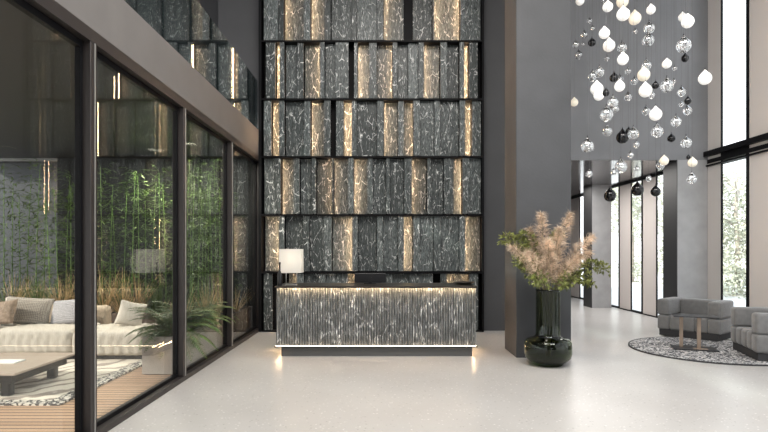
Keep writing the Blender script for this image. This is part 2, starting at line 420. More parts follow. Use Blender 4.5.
# front facade behind the camera: open frames of the entrance
b = BM()
for x in (GX, .5, 3.5, WX-.1): box(b, x, x+.1, -4.25, -4.15, 0, CH)
for z in (0, 3.45, CH-.1): box(b, GX, WX, -4.25, -4.15, z, z+.08)
sbox('wall_front', M['panel'], GX, WX, -4.4, -4.2, 3.5, CH, 'charcoal wall above the entrance')
sbox('wall_front_left', M['panel'], GX, 1.4, -4.4, -4.2, 0, 3.5, 'charcoal wall left of the entrance')
sbox('wall_front_right', M['panel'], 2.9, WX, -4.4, -4.2, 0, 3.5, 'charcoal wall right of the entrance')
struct('window_front', b, M['black'], 'entrance glazing frame opposite the desk')

# ------------------------------------------------------------------ marble cladding tiers
rows = [
 # F front, R recessed, D deep gap, L lit from left, T lit from right, B narrow lit both
 'F264-273 D273-288 T288-297 F297-304 R304-319 F319-326 R326-340 R340-348 T348-355 F355-363 R363-386 F386-393 R393-409 F409-419 R419-433 D433-440 F440-447 L447-455 R455-465 T465-468.5 F468.5-478 D478-481',
 'T264-279 F279-285 R285-303.5 F303.5-310 R310-324 F324-332 T332-352 F352-358 R358-377 F377-383 R383-398 F398-404 L404-413 F413-420 R420-433.5 F433.5-441 R441-459 F459-465 L465-481',
 'R264-275 F275-281.5 L281.5-293 F293-300 R300-312 F312-316.5 T316.5-332 F332-334 R334-348 F348-354 L354-367 F367-373 R373-386 F386-390 R390-404 F404-412 L412-427 F427-431 R431-443.5 F443.5-454 T454-462 F462-469 R469-481',
 'F264-272 B272-279 F279-285 R285-304 F304-311 L311-324 F324-331 D331-336 F336-344 B344-351.5 F351.5-357 R357-377 F377-384 L384-398 F398-404 T404-413 F413-420 R420-434 F434-440 R440-459 F459-465 B465-471.5 F471.5-481',
 'D264-266 F266-276 B276-280 F280-285 R285-297 F297-304 T304-320 F320-325 R325-335.5 F335.5-349 D349-354 F354-357.8 L357.8-369 F369-377 T377-392.3 F392.3-397.5 R397.5-408 R408-418 F418-424 L424-440 F440-447 R447-459 F459-464 B464-468.5 F468.5-477.5 D477.5-481',
 'F264-278.8 F278.8-284.2 L284.2-303.8 F303.8-310.8 L310.8-324 F324-331 R331-352 F352-357 R357-377 F377-383.8 L383.8-404 D404-413 T413-432.3 F432.3-434.3 T434.3-460 F460-465 R465-481',
 'F264-279 R279-292 F292-300 L300-318 F318-326 R326-344 F344-352 T352-366 F366-374 R374-392 F392-399 L399-415 F415-422 R422-440 F440-448 T448-462 F462-481',
]
zr = [PZ(330.4-.2, 11.2)-.0, 1.192, 2.353, 3.523, 4.684, 5.855, 7.03, 8.2]
zr[0] = 0.0
ord_l = ['floor level tier of grey marble slats behind the reception desk', 'second marble slat tier up, just above the desk and lamp', 'third marble slat tier from the floor, level with the vase plumes',
         'fourth marble slat tier from the floor, level with the pendant cluster bottom', 'fifth marble slat tier from the floor, level with the balustrade foot', 'sixth marble slat tier from the floor, cut by the photo top', 'topmost marble slat tier, above the photo edge']
rfr = random.Random(11)
for i, row in enumerate(rows[:6]+[rows[6]]):
    z0, z1 = zr[i]+.03, zr[i+1]-.03
    t = thing('marble_slat_tier', ord_l[i], 'wall cladding', (0, BY, zr[i]), 0, 'marble slat tiers of the back wall')
    zb, zt = .03, zr[i+1]-zr[i]-.015
    pbox('ledge', M['black'], t, GX, 2.02, -.24, -.0, -.018 if i else 0, .018, .003)
    if i == 0: pass
    for tok in row.split():
        k = tok[0]; a, c = [float(v) for v in tok[1:].split('-')]
        x0, x1 = PX(a, 11.14), PX(c, 11.14)
        g = .004
        if k == 'F':
            b = BM(); ins = min(.055, (x1-x0)*.42); dy = rfr.choice((0, .015, .03)); box(b, x0+g, x1-g, -.215+dy, -.185+dy, zb, zt, .003); box(b, x0+g+ins, x1-g-ins, -.185+dy, -.02, zb, zt)
            obj('marble_panel', b, M['marble'], t, origin='own')
        elif k == 'D': continue
        else:
            d0 = -.035 if k != 'R' else rfr.choice((-.07, -.11, -.15))
            pbox('marble_panel', M['marble'], t, x0+g/2, x1-g/2, d0, -.015, zb, zt, .003, own=True)
            eL = .011*max(0, -x0); eR = .011*max(0, x1)
            if k in 'LB': pbox('light_strip', M['led'], t, x0-.022-eL, x0-.012-eL, -.150, -.137, zb+.01, zt-.03)
            if k in 'TB': pbox('light_strip', M['led'], t, x1+.012+eR, x1+.022+eR, -.150, -.137, zb+.01, zt-.03)
sbox('trim_50', M['black'], GX, GX+.055, BY-.25, BY+.02, 0, CH, 'black vertical frame left of the marble cladding')
sbox('trim_51', M['black'], 1.995, 2.03, BY-.25, BY+.02, 0, CH, 'black vertical frame right of the marble cladding')

# ------------------------------------------------------------------ reception desk
dk = thing('reception_desk', 'long reception desk with fluted grey marble front and warm light strips', 'desk', (0, 8.51, 0))
DX0, DX1 = -1.66, 1.44
pbox('plinth', M['plinth'], dk, DX0+.08, DX1-.05, .04, .78, 0, .150, .004)
pbox('ledge', M['counter'], dk, DX0-.015, DX1+.015, -.03, .84, .150, .165, .003)
b = BM()
nf = 78; per = (DX1-DX0)/nf; prof = []
for i in range(nf):
    for u, dd in ((.0, .0), (.34, .0), (.36, .024), (.48, .033), (.67, .036), (.86, .033), (.98, .024)):
        prof.append((DX0+(i+u)*per, .045-dd))
prof.append((DX1, .045)); prof.append((DX1, .80)); prof.append((DX0, .80))
lo = [b.verts.new((x, y, .165)) for x, y in prof]; hi = [b.verts.new((x, y, 1.06)) for x, y in prof]
for i in range(len(prof)):
    j = (i+1) % len(prof); b.faces.new((lo[i], lo[j], hi[j], hi[i]))
obj('fluted_front', b, M['desk_marble'], dk, False)
pbox('countertop', M['counter'], dk, DX0-.01, DX1+.01, -.04, .85, 1.074, 1.09, .003)
pbox('core', M['counter'], dk, DX0+.03, DX1-.03, .06, .78, 1.06, 1.074)
pbox('lip', M['counter'], dk, DX0-.01, DX1+.01, -.04, -.036, 1.064, 1.074)
pbox('light_strip', M['led2'], dk, DX0+.005, DX1-.005, -.030, -.012, 1.066, 1.074)
pbox('lip', M['counter'], dk, DX0-.015, DX1+.015, -.03, -.026, .165, .168)
pbox('light_strip', M['led3'], dk, DX0+.0, DX1-.0, -.022, -.008, .165, .171)
for s, x in ((-1, DX0+.0), (1, DX1-.0)):
    pbox('light_strip', M['led4'], dk, x-.005, x+.005, .05, .75, .138, .145)
# lamp
lm = thing('table_lamp', 'table lamp with square white shade on thin metal frame, left end of desk', 'lamp', (PX(291.5, 8.75), 8.75, 1.09))
b = BM(); w0, w1 = .176, .17
for a, (wa, wb, z0, z1) in enumerate(((w0, w1, .20, .575),)):
    o_ = [(-wa, -wa*.8, z0), (wa, -wa*.8, z0), (wa, wa*.8, z0), (-wa, wa*.8, z0), (-wb, -wb*.8, z1), (wb, -wb*.8, z1), (wb, wb*.8, z1), (-wb, wb*.8, z1)]
    vs = [b.verts.new(p) for p in o_]
    for f in ((0, 1, 5, 4), (1, 2, 6, 5), (2, 3, 7, 6), (3, 0, 4, 7)): b.faces.new([vs[i] for i in f])
    bmesh.ops.solidify(b, geom=b.faces[:], thickness=.006)
obj('lamp_shade', b, M['shade'], lm)
b = BM()
for x in (-.085, .085): tube(b, [(x, 0, 0.01), (x, 0, .30)], .006, 8)
tube(b, [(-.085, 0, .012), (.085, 0, .012)], .006, 8); tube(b, [(-.085, 0, .30), (.085, 0, .30)], .006, 8)
tube(b, [(-.085, -.08, .006), (-.085, .08, .006)], .006, 8); tube(b, [(.085, -.08, .006), (.085, .08, .006)], .006, 8)
obj('frame', b, M['white_metal'], lm, True)
b = BM(); lathe(b, [(0, .30), (.018, .30), (.018, .36), (.03, .38), (.035, .42), (.02, .46), (0, .47)], 16); obj('bulb', b, emit('bulb_glow', (1, .85, .65), 6), lm, True)
# dark bottle left of lamp
b = BM(); lathe(b, [(0, 0), (.035, 0), (.038, .01), (.038, .16), (.03, .2), (.014, .23), (.012, .33), (.016, .335), (.016, .37), (0, .37)], 20)
tag(obj('bottle', b, M['screen'], None, True), 'slim black bottle standing left of the table lamp', 'bottle').location = (-1.615, 8.60, 1.0905)
# monitor
mo = thing('monitor', 'low black monitor seen from behind on the desk', 'monitor', (PX(370, 9.15), 9.15, 1.09))
pbox('screen', M['screen'], mo, -.26, .26, -.012, .012, .015, .175, .006, 2)
pbox('stand', M['screen'], mo, -.03, .03, -.02, .06, .0, .10, .004); pbox('foot', M['screen'], mo, -.10, .10, -.07, .09, 0, .012, .004)
# low tray
b = BM(); 
lathe(b, [(0, 0), (.10, 0), (.14, .012), (.185, .035), (.18, .038), (.13, .018), (0, .012)], 28)
tag(obj('shallow_bowl', b, M['counter'], None, True), 'shallow dark bowl on the right end of the desk', 'bowl').location = (PX(464, 9.0), 9.0, 1.09)

# ------------------------------------------------------------------ vase
VX, VY = 2.375, 7.92
vs = thing('floor_vase', 'large dark green glass floor vase with bulging base in front of the column', 'vase', (VX, VY, 0))
b = BM()
prof = [(0, .0), (.20, .0), (.215, .01), (.22, .035), (.27, .06), (.32, .11), (.335, .17), (.335, .27), (.325, .335), (.29, .375), (.22, .395), (.185, .41), (.172, .44), (.17, .6), (.17, 1.05), (.176, 1.085),
        (.168, 1.088), (.160, 1.05), (.160, .6), (.162, .43), (.19, .39), (.28, .36), (.313, .325), (.322, .27), (.322, .17), (.305, .12), (.25, .075), (.15, .06), (0, .06)]
lathe(b, prof, 48); obj('body', b, M['vase'], vs, True)
b = BM(); lathe(b, [(.172, .405), (.182, .40), (.19, .405), (.186, .418), (.172, .42)], 40); obj('collar', b, M['smoke'], vs, True)

def ribbon(bm, p, d, up, L, w, droop, n=2):
    """thin tapering blade from p along d"""
    d = d.normalized(); s = d.cross(up)
    if s.length < 1e-3: s = Vector((1, 0, 0))
    s.normalize(); prev = None; pos = p.copy(); dd = d.copy()
    for i in range(n+1):
        t = i/n; ww = w*(1-t)**.8 if i < n else 0
        if i == n: cur = [bm.verts.new(pos)]
        else: cur = [bm.verts.new(pos-s*ww/2), bm.verts.new(pos+s*ww/2)]
        if prev:
            if len(cur) == 2: bm.faces.new((prev[0], prev[1], cur[1], cur[0]))
            else: bm.faces.new((prev[0], prev[1], cur[0]))
        prev = cur; pos = pos+dd*L/n; dd = (dd+Vector((0, 0, -droop/n))).normalized()
def leaf(bm, p, d, nrm, L, w):
    d = d.normalized(); s = d.cross(nrm)
    if s.length < 1e-3: s = Vector((1, 0, 0))
    s.normalize(); n2 = s.cross(d)
    a = bm.verts.new(p); c = bm.verts.new(p+d*L)
    m1 = bm.verts.new(p+d*L*.42+s*w/2+n2*w*.12); m2 = bm.verts.new(p+d*L*.42-s*w/2+n2*w*.12); m0 = bm.verts.new(p+d*L*.45)
    bm.faces.new((a, m1, m0)); bm.faces.new((m1, c, m0)); bm.faces.new((a, m0, m2)); bm.faces.new((m2, m0, c))
def rv(): return Vector((random.uniform(-1, 1), random.uniform(-1, 1), random.uniform(-1, 1)))
def bez(p0, p1, p2, t): return p0*(1-t)**2+p1*2*t*(1-t)+p2*t*t
def plume(name, label, tip, side, r=.085, nst=950, start=.42):
    """pampas stem: from inside the vase, over the rim, to tip"""
    p0 = Vector((random.uniform(-.03, .03), random.uniform(-.03, .03), .12)); p2 = Vector(tip)
    p1 = Vector((side[0], side[1], 1.05+ .15)); 
    t = thing(name, label, 'pampas grass', (VX, VY, 0), 0, 'pampas plumes in the green vase')
    pts = [p0, Vector((p0.x*.5+side[0]*.35, p0.y*.5+side[1]*.35, .7))]
    rim = Vector((side[0]*.6, side[1]*.6, 1.08)); pts.append(rim)
    mid = Vector((rim.x+(p2.x-rim.x)*.35, rim.y+(p2.y-rim.y)*.35, rim.z+max((p2.z-rim.z)*.62, .18)))
    cv = [bez(rim, mid, p2, i/10) for i in range(11)]
    b = BM(); tube(b, pts+cv[1:10], [.005]*3+[.005-.0003*i for i in range(9)], 5); obj('stem', b, M['stem'], t, True)
    b = BM()
    for k in range(nst):
        u = random.random()**.85; tt = .12+.88*u
        c = bez(rim, mid, p2, tt); ax = (bez(rim, mid, p2, min(tt+.02, 1))-bez(rim, mid, p2, tt-.02)).normalized()
        q = rv(); q = (q-ax*q.dot(ax)).normalized()
        env = math.sin(math.pi*min(1, .14+.84*u))**.8*(1+.5*math.sin(u*31)*.4)
        c = c+q*random.random()**.6*r*env*.75
        d = (ax*random.uniform(.3, 1.2)+q*random.uniform(.4, 1.3)+Vector((0, 0, -.25))).normalized()
        ribbon(b, c, d, q+rv()*.6, random.uniform(.05, .13), random.uniform(.003, .007), random.uniform(.3, 1.8), 3)
    obj('plume', b, M['plume'], t, False, None, False)
sc_ = 7.9/550
def VP(px, py, dy=0): 
    Y = VY+dy; return (PX(px, Y)-VX, dy, PZ(py, Y))
plume('pampas_stem', 'tall upright pampas plume left of centre in the vase', VP(541, 213), (-.06, .02), .10, 1300)
plume('pampas_stem', 'tall pampas plume leaning slightly right at the top of the bouquet', VP(571, 213, .05), (.08, .04), .10, 1300)
plume('pampas_stem', 'pampas plume leaning far right toward the windows', VP(593, 236, -.05), (.13, -.02), .09, 1100)
plume('pampas_stem', 'pampas plume drooping to the left below the leaves', VP(511, 246, -.15), (-.13, -.06), .07, 900)
plume('pampas_stem', 'full pampas plume facing the camera at the bouquet centre', VP(548, 240, -.22), (.0, -.12), .11, 1100)
plume('pampas_stem', 'pampas plume low right in front of the bouquet', VP(582, 255, -.2), (.11, -.10), .09, 1000)
plume('pampas_stem', 'pampas plume low left in front of the bouquet', VP(527, 252, -.24), (-.08, -.12), .09, 1000)
plume('pampas_stem', 'pampas plume leaning left between the tall plume and the leaves', VP(529, 228, .1), (-.09, .06), .09, 1000)
plume('pampas_stem', 'pampas plume right of centre between the two tallest ones', VP(560, 228, -.12), (.05, -.08), .10, 1000)
plume('pampas_stem', 'short pampas plume bending right over the rim', VP(590, 252, .1), (.14, .05), .09, 900)
def branch(label, tip, side, n=120, droop=.0, spread=.13):
    t = thing('olive_branch', label, 'leafy branch', (VX, VY, 0), 0, 'leafy branches in the green vase')
    p0 = Vector((random.uniform(-.05, .05), random.uniform(-.05, .05), .12)); rim = Vector((side[0], side[1], 1.08)); p2 = Vector(tip)
    mid = Vector((rim.x+(p2.x-rim.x)*.45, rim.y+(p2.y-rim.y)*.45, max(rim.z, p2.z)+.10+droop))
    b = BM(); cv = [bez(rim, mid, p2, i/9) for i in range(10)]
    tube(b, [p0, (p0+rim)/2]+cv, [.005]*3+[.0045-.0004*i for i in range(9)], 5)
    L = BM()
    for k in range(n):
        tt = .22+.78*random.random(); c = bez(rim, mid, p2, tt)
        q = rv().normalized(); e = c+q*spread*random.random()**.5*(1.1-.5*tt)
        if k % 5 == 0: tube(b, [c, e], .0015, 3, False)
        for _ in range(3): leaf(L, e, (q+rv()*.8+Vector((0, 0, -.2))), rv(), random.uniform(.045, .075), random.uniform(.018, .028))
    obj('stem', b, M['stem'], t, True); obj('leaves', L, M['leafC'], t, False, None, False)
branch('leafy branch reaching furthest left from the vase', VP(503, 240, .02), (-.12, 0), 170)
branch('leafy branch rising up left beside the tall plume', VP(521, 236, .12), (-.10, .06), 190)
branch('leafy branch filling the left middle of the bouquet', VP(516, 262, -.05), (-.12, -.04), 170)
branch('leafy branch hanging low at the left of the vase rim', VP(536, 280, -.2), (-.08, -.1), 90)
branch('leafy branch arching furthest right from the vase', VP(606, 270, 0), (.13, 0), 170, .14)
branch('leafy branch drooping right below the arching one', VP(592, 283, -.1), (.12, -.06), 150, .12)
branch('leafy branch behind the right hand plumes', VP(560, 235, .2), (.02, .12), 130)
branch('leafy branch short at the right of the vase rim', VP(573, 282, -.2), (.08, -.1), 90)

# ------------------------------------------------------------------ pendants
P = []
def pd(k, px, py, r): P.append((k, px, py, r))
for a in [(580,1,4.2),(607.8,7,5),(623.2,14.5,6.3),(604.4,33.5,5.2),(609,45.7,5.8),(650.9,9.8,4.3),(682.5,17.4,4),(687.7,21.8,6),(622.9,59.5,5.3),(619.6,86.4,5),(596.8,89,6.2),(645.4,90.7,6.2),(666.8,64,4.5),(705,78.5,6.2),(598.8,95.5,5),(655.6,114.5,6)]: pd('W', *a)
for a in [(622.5,1.7,5.8),(634.8,18.5,6),(643.7,75,6),(574.3,102.5,3.8),(664.1,161,4.3),(692.5,162.8,4.4)]: pd('A', *a)
for a in [(591.9,42.8,3.8),(614,78,4.3),(606,93,3.4),(655.6,85.5,3.5),(685.3,58.3,3.7),(622.5,137.4,6),(628.7,131.5,3.2),(688,101,3.5),(671.4,138.5,3.8),(610,195.7,5.8),(637.4,190,6),(655.7,191.7,4.8),(688.4,157.3,2)]: pd('K', *a)
for a in [(589.3,21,2.5),(592.4,28.4,2.3),(584,35,3.7),(575.5,45,3.2),(583,44.5,2),(635,31.5,2.5),(621.7,48,4.7),(603,1,2),(649,28.6,5.2),(648,40.5,5.8),(683.6,45.7,7),(578.7,55.2,3.7),(606.7,58.7,2.4),(592.5,76.8,4.5),(599.5,72.5,4.7),(619.5,79.7,4),(627.8,71.6,3),(634.4,81.5,3.6),
          (646.2,65.8,4.7),(666.8,86,6.3),(673.8,81.5,2.3),(674.7,68.5,2.3),(681.3,92.5,4.3),(612.8,103,5.2),(615.6,109.4,3.2),(606.4,115,6.5),(628,97.2,3.8),(607.2,131.7,4.8),(633.3,134,5.3),(651.4,95.5,3.3),(646,111.4,4),(657,131.7,5.8),(676,122,5),(681.3,104.5,2.5),(687.3,110.8,4.3),
          (587.3,146.3,6.3),(636.3,145,3),(630.6,155.2,3),(620.9,167,6),(613.6,172.2,3),(589.3,173.9,3.3),(636.7,168.7,2.3),(686,143,5.2),(660.6,165.4,4),(691.7,179,4.7),(648.8,178.7,2.8)]: pd('C', *a)
def teardrop(rr, n=24, sharp=1.0):
    b = BM(); pr = []
    for i in range(17):
        a = -math.pi/2+math.pi*.72*i/16
        pr.append((rr*math.cos(a), rr*math.sin(a)))
    pr[0] = (0, -rr)
    r_e, z_e = pr[-1]; top = rr*1.55
    for i in range(1, 6):
        t = i/6; pr.append((r_e*(1-t)**1.25+.05*rr*t*(1-t), z_e+(top-z_e)*t))
    pr.append((0, top)); lathe(b, pr, n); return b
base = {}
for k, m in (('W', 'opal'), ('A', 'opal2'), ('K', 'smoke'), ('C', 'drop')):
    b = teardrop(1.0)
    me_o = obj('glass_drop', b, M[m], None, True); me_o.location = (0, 0, 0)
    base[k] = me_o.data; bpy.data.objects.remove(me_o)
# recentre (obj() put origin at the drop bottom): shift so origin is bulb centre
for k in base: base[k].transform(Matrix.Translation((0, 0, -1)))
capb = BM(); lathe(capb, [(0, 1.46), (.07, 1.46), (.06, 1.6), (.03, 1.72), (0, 1.72)], 10)
for v in capb.verts: pass
cap_me = bpy.data.meshes.new('cap'); capb.to_mesh(cap_me); capb.free(); cap_me.materials.append(M['black'])
KN = {'W': 'white', 'A': 'cream', 'K': 'black', 'C': 'clear'}
def size(r): return 'small' if r < 3.6 else ('medium' if r < 5.1 else 'large')
def zone(x, y):
    c = 'left edge' if x < 597 else ('middle left' if x < 622 else ('centre' if x < 648 else ('middle right' if x < 672 else 'right edge')))
    rr = 'top' if y < 35 else ('upper' if y < 72 else ('middle' if y < 108 else ('lower' if y < 148 else 'bottom')))
    return '%s %s' % (rr, c)
used = {}
order = sorted(range(len(P)), key=lambda i: P[i][2])
labels = {}
for i in order:
    k, x, y, r = P[i]
    nb = sorted((j for j in range(len(P)) if j != i), key=lambda j: (P[j][1]-x)**2+(P[j][2]-y)**2)
    for j in nb:
        kk, xx, yy, r2 = P[j]
        rel = ('above' if yy > y else 'below') if abs(yy-y) > abs(xx-x) else ('left of' if xx > x else 'right of')
        l = '%s %s drop pendant %s %s %s one, %s of cluster' % (size(r), KN[k], rel, size(r2), KN[kk], zone(x, y))
        if l not in used: break
    used[l] = 1; labels[i] = l
rnd = random.Random(3)
for i, (k, px, py, r) in enumerate(P):
    phys = {True: .052, False: .075}[r < 3.6] if r < 5.4 else .095
    phys *= rnd.uniform(.9, 1.05)
    Y = min(max(F*phys/r, 6.2), 10.3); phys = r*Y/F
    x, z = PX(px, Y), PZ(py, Y)
    t = thing('teardrop_pendant', labels[i], 'pendant light', (x, Y, z), rnd.uniform(0, 6), 'teardrop pendants over the lounge')
    o = bpy.data.objects.new('glass_drop', base[k]); COL.objects.link(o); o.parent = t; o.scale = (phys, phys, phys*rnd.uniform(.95, 1.05))
    c = bpy.data.objects.new('cap', cap_me); COL.objects.link(c); c.parent = t; c.scale = (phys,)*3
    b = BM(); tube(b, [(0, 0, phys*1.6), (0, 0, CH-z)], .0016, 4, False); obj('cord', b, M['cord'], t)
# canopy plate on ceiling
b = BM(); lathe(b, [(0, CH-.06), (2.0, CH-.06), (2.0, CH), (0, CH)], 48, 4.2, 8.0)
tag(obj('ceiling_canopy', b, M['black']), 'round black ceiling canopy holding the teardrop pendants', 'ceiling canopy')

# ------------------------------------------------------------------ lounge
RX, RY = 5.44, 9.08
b = BM(); lathe(b, [(0, .0), (1.255, .0), (1.265, .008), (1.255, .016), (0, .017)], 96)
rug = obj('round_rug', b, M['rug']); rug.location = (RX, RY, 0); tag(rug, 'round black and white speckled rug under the armchairs', 'rug')
b = BM(); lathe(b, [(1.25, 0), (1.275, 0), (1.275, .02), (1.25, .02)], 96); obj('binding', b, M['velvetdark'], rug)
def sofablock(bm, x0, x1, y0, y1, z0, z1, r=.045):
    box(bm, x0, x1, y0, y1, z0, z1, r, 4)
def armchair(label, loc, rz):
    t = thing('armchair', label, 'armchair', loc, rz, 'grey block armchairs on the round rug')
    W, D = 1.10, .70; z0, z1, z2 = .115, .39, .70; a = .215
    pbox('plinth', M['velvetdark'], t, -W/2+.03, W/2-.03, -D/2+.03, D/2-.03, 0, .125, .01, 2)
    for s in (-1, 1):
        b = BM(); x0, x1 = (-W/2, -W/2+a) if s < 0 else (W/2-a, W/2)
        sofablock(b, x0, x1, -D/2, D/2, z0, z1); obj('lower_arm', b, M['velvet'], t, True)
        b = BM(); sofablock(b, x0, x1, -D/2, D/2, z1, z2); obj('arm', b, M['velvet'], t, True)
    b = BM(); sofablock(b, -W/2+a, W/2-a, D/2-.2, D/2, z1-.05, z2-.01); obj('backrest', b, M['velvet'], t, True)
    b = BM(); n = 3; w = (W-2*a)/n
    for i in range(n): sofablock(b, -W/2+a+i*w, -W/2+a+(i+1)*w, -D/2+.01, D/2-.15, z0, .40, .05)
    obj('seat', b, M['velvet'], t, True)
    return t
c1 = Vector((5.98, 9.75)); a1 = R(45)     # nearest corner is the chair's front right corner
def place(corner, ang, lx, ly, W=1.10, D=.70):
    v = Vector((lx*W/2, ly*D/2)); v.rotate(Matrix.Rotation(ang, 2)); return (corner.x-v.x, corner.y-v.y, .018)
armchair('grey block armchair behind the side table, in front of the grey pillar', place(c1, -R(50), 1, -1), -R(50))
armchair('grey block armchair cut off by the right edge of the photo', place(Vector((5.47, 8.06)), -R(105), 1, -1), -R(105))
tb = thing('side_table', 'small dark side table with two copper posts between the armchairs', 'side table', (PX(694, 9.08), 9.08, .018), R(-20))
pbox('tabletop', M['tabletop'], tb, -.33, .33, -.19, .19, .535, .55, .004)
pbox('base', M['tabletop'], tb, -.33, .33, -.19, .19, 0, .02, .004)
pbox('leg', M['copper'], tb, -.21, -.155, .02, .05, .02, .535, .003); pbox('leg', M['copper'], tb, .03, .085, -.10, -.06, .02, .535, .003)
pbox('foot_plate', M['copper'], tb, -.03, .18, -.17, -.04, .02, .026)

# ------------------------------------------------------------------ terrace
sbox('wall_terrace_back', M['courtwall'], -6.75, GX-.14, 11.4, 11.6, 0, 3.56, 'dark ribbed wall behind the bamboo')
sbox('wall_terrace_pale', M['palewall'], -14, -6.75, 12.4, 12.6, 0, 3.9, 'pale garden wall beyond the bamboo')
b = BM(); box(b, -7.6, -3.62, 6.02, 8.9, -.01, .010); orug = obj('outdoor_rug', b, M['orug']); tag(orug, 'cream patterned outdoor rug with dark geometric border on the deck', 'rug')
b = BM(); ox, oy = orug.location.x, orug.location.y
box(b, -7.76-ox, -3.45-ox, 5.86-oy, 6.02-oy, 0, .021); box(b, -3.62-ox, -3.45-ox, 6.02-oy, 8.9-oy, 0, .021); obj('border', b, M['orugb'], orug)
# coffee table
ct = thing('coffee_table', 'low square beige topped coffee table on the outdoor rug', 'coffee table', (-4.85, 6.62, .011))
M['ctop'] = mat('beige_tabletop', (.42, .34, .28), .5, 0, .05)
pbox('tabletop', M['ctop'], ct, -.83, .83, -.62, .62, .265, .29, .004)
b = BM(); box(b, -.74, .74, -.53, -.49, .16, .265); box(b, -.74, .74, .49, .53, .16, .265); box(b, -.74, -.70, -.49, .49, .16, .265); box(b, .70, .74, -.49, .49, .16, .265); obj('frame', b, M['screen'], ct)
for sx in (-1, 1):
    for sy in (-1, 1): pbox('leg', M['screen'], ct, sx*.62-.05, sx*.62+.05, sy*.42-.05, sy*.42+.05, 0, .16, .01)
b = BM(); box(b, -.15, .15, -.11, .11, 0, .014, .002); bk = obj('booklet', b, M['paper']); bk.location = (-4.52, 6.62, .301); tag(bk, 'white booklet lying on the coffee table', 'book')
# sofa
sf = thing('outdoor_sofa', 'long low cream linen outdoor sofa with quilted seat cushions', 'sofa', (-5, 8.2, 0))
def quilt(x0, x1, y0, y1, z0, z1, name='seat_cushion', m='linen'):
    b = BM(); nx = 26; ny = 18
    cx, cy, cz = (x0+x1)/2, (y0+y1)/2, (z0+z1)/2
    g = {}
    def sp(u, e=5): return math.copysign(abs(u)**1, u)
    b2 = bmesh.new(); box(b, x0, x1, y0, y1, z0, z1, min(.06, (z1-z0)*.38), 4)
    bmesh.ops.subdivide_edges(b, edges=[e for e in b.edges if e.calc_length() > .2], cuts=22, use_grid_fill=True)
    for v in b.verts:
        u = (v.co.x-cx)/((x1-x0)/2); w = (v.co.y-cy)/((y1-y0)/2)
        if v.co.z > cz: v.co.z += .035*(1-u**4)*(1-w**4)+.010*math.sin(v.co.x*46+math.sin(v.co.y*9)*1.2)*(1-abs(w)**6)
        if v.co.y < cy: v.co.y += .010*math.sin(v.co.x*46+math.sin(v.co.z*30))
    b2.free()
    return obj(name, b, M[m], sf, True)
quilt(-1.9, -.865, 0, .95, .10, .44); quilt(-.86, .35, 0, .95, .10, .44)
quilt(.36, 1.46, -.02, .95, .07, .42)
pbox('base', M['screen'], sf, -1.82, 1.38, .06, .90, .0, .10)
quilt(-1.9, .38, .96, 1.2, .13, .70, 'backrest', 'linen2')
def pillow(label, loc, rot, w, h, t, m):
    b = BM(); n = 14; top = {}; bot = {}
    for i in range(n+1):
        for j in range(n+1):
            u = -1+2*i/n; v = -1+2*j/n
            e = (max(0, (1-abs(u)**2.6)*(1-abs(v)**2.6)))**.55
            pin = 1-.07*(1-abs(u)**2)*abs(v)**3; pin2 = 1-.07*(1-abs(v)**2)*abs(u)**3
            x, z = u*w/2*pin2, v*h/2*pin
            top[i, j] = b.verts.new((x, -t/2*e, z)); 
            bot[i, j] = top[i, j] if (i in (0, n) or j in (0, n)) else b.verts.new((x, t/2*e, z))
    for i in range(n):
        for j in range(n):
            b.faces.new((top[i, j], top[i+1, j], top[i+1, j+1], top[i, j+1]))
            b.faces.new((bot[i, j], bot[i, j+1], bot[i+1, j+1], bot[i+1, j]))
    o = obj('pillow', b, M[m], None, True); me = o.data; me.transform(Matrix.Translation((0, 0, -h/2)))
    o.location = loc; o.rotation_euler = rot; tag(o, label, 'pillow', 'pillows on the outdoor sofa'); return o
def sp_(px, py, Y): return (PX(px, Y), Y, PZ(py, Y))
pillow('large taupe woven pillow leaning on the sofa back', sp_(27, 311, 8.85), (R(-18), R(4), R(6)), .76, .46, .18, 'pilA')
pillow('brown pillow at the far left of the sofa', sp_(0, 313, 8.6), (R(-22), R(-8), R(-12)), .6, .40, .17, 'pilC')
pillow('grey lilac woven pillow beside the dark window post', sp_(69, 312, 8.85), (R(-20), R(-6), R(-10)), .66, .44, .18, 'pilB')
pillow('cream pillow half hidden by the fern', sp_(131, 314, 8.75), (R(-25), R(14), R(20)), .4, .42, .16, 'linen')
# planters
def planter(name, label, x0, x1, y0, y1, z1, m):
    t = thing(name, label, 'planter', ((x0+x1)/2, (y0+y1)/2, 0)); hx, hy = (x1-x0)/2, (y1-y0)/2; w = .05
    b = BM(); box(b, -hx, hx, -hy, -hy+w, 0, z1, .004); box(b, -hx, hx, hy-w, hy, 0, z1, .004); box(b, -hx, -hx+w, -hy+w, hy-w, 0, z1, .004); box(b, hx-w, hx, -hy+w, hy-w, 0, z1, .004)
    obj('trough', b, M[m], t)
    b = BM(); box(b, -hx+w, hx-w, -hy+w, hy-w, 0.02, z1-.05); s = obj('soil', b, M['soil'], t); return t
planter('concrete_planter', 'long concrete planter running along inside the glass wall', -3.20, -2.70, 7.3, 9.95, .495, 'conc')
planter('planting_bed', 'dark brown raised planting bed behind the sofa', -9.5, -2.68, 10.0, 11.3, .5, 'brown')

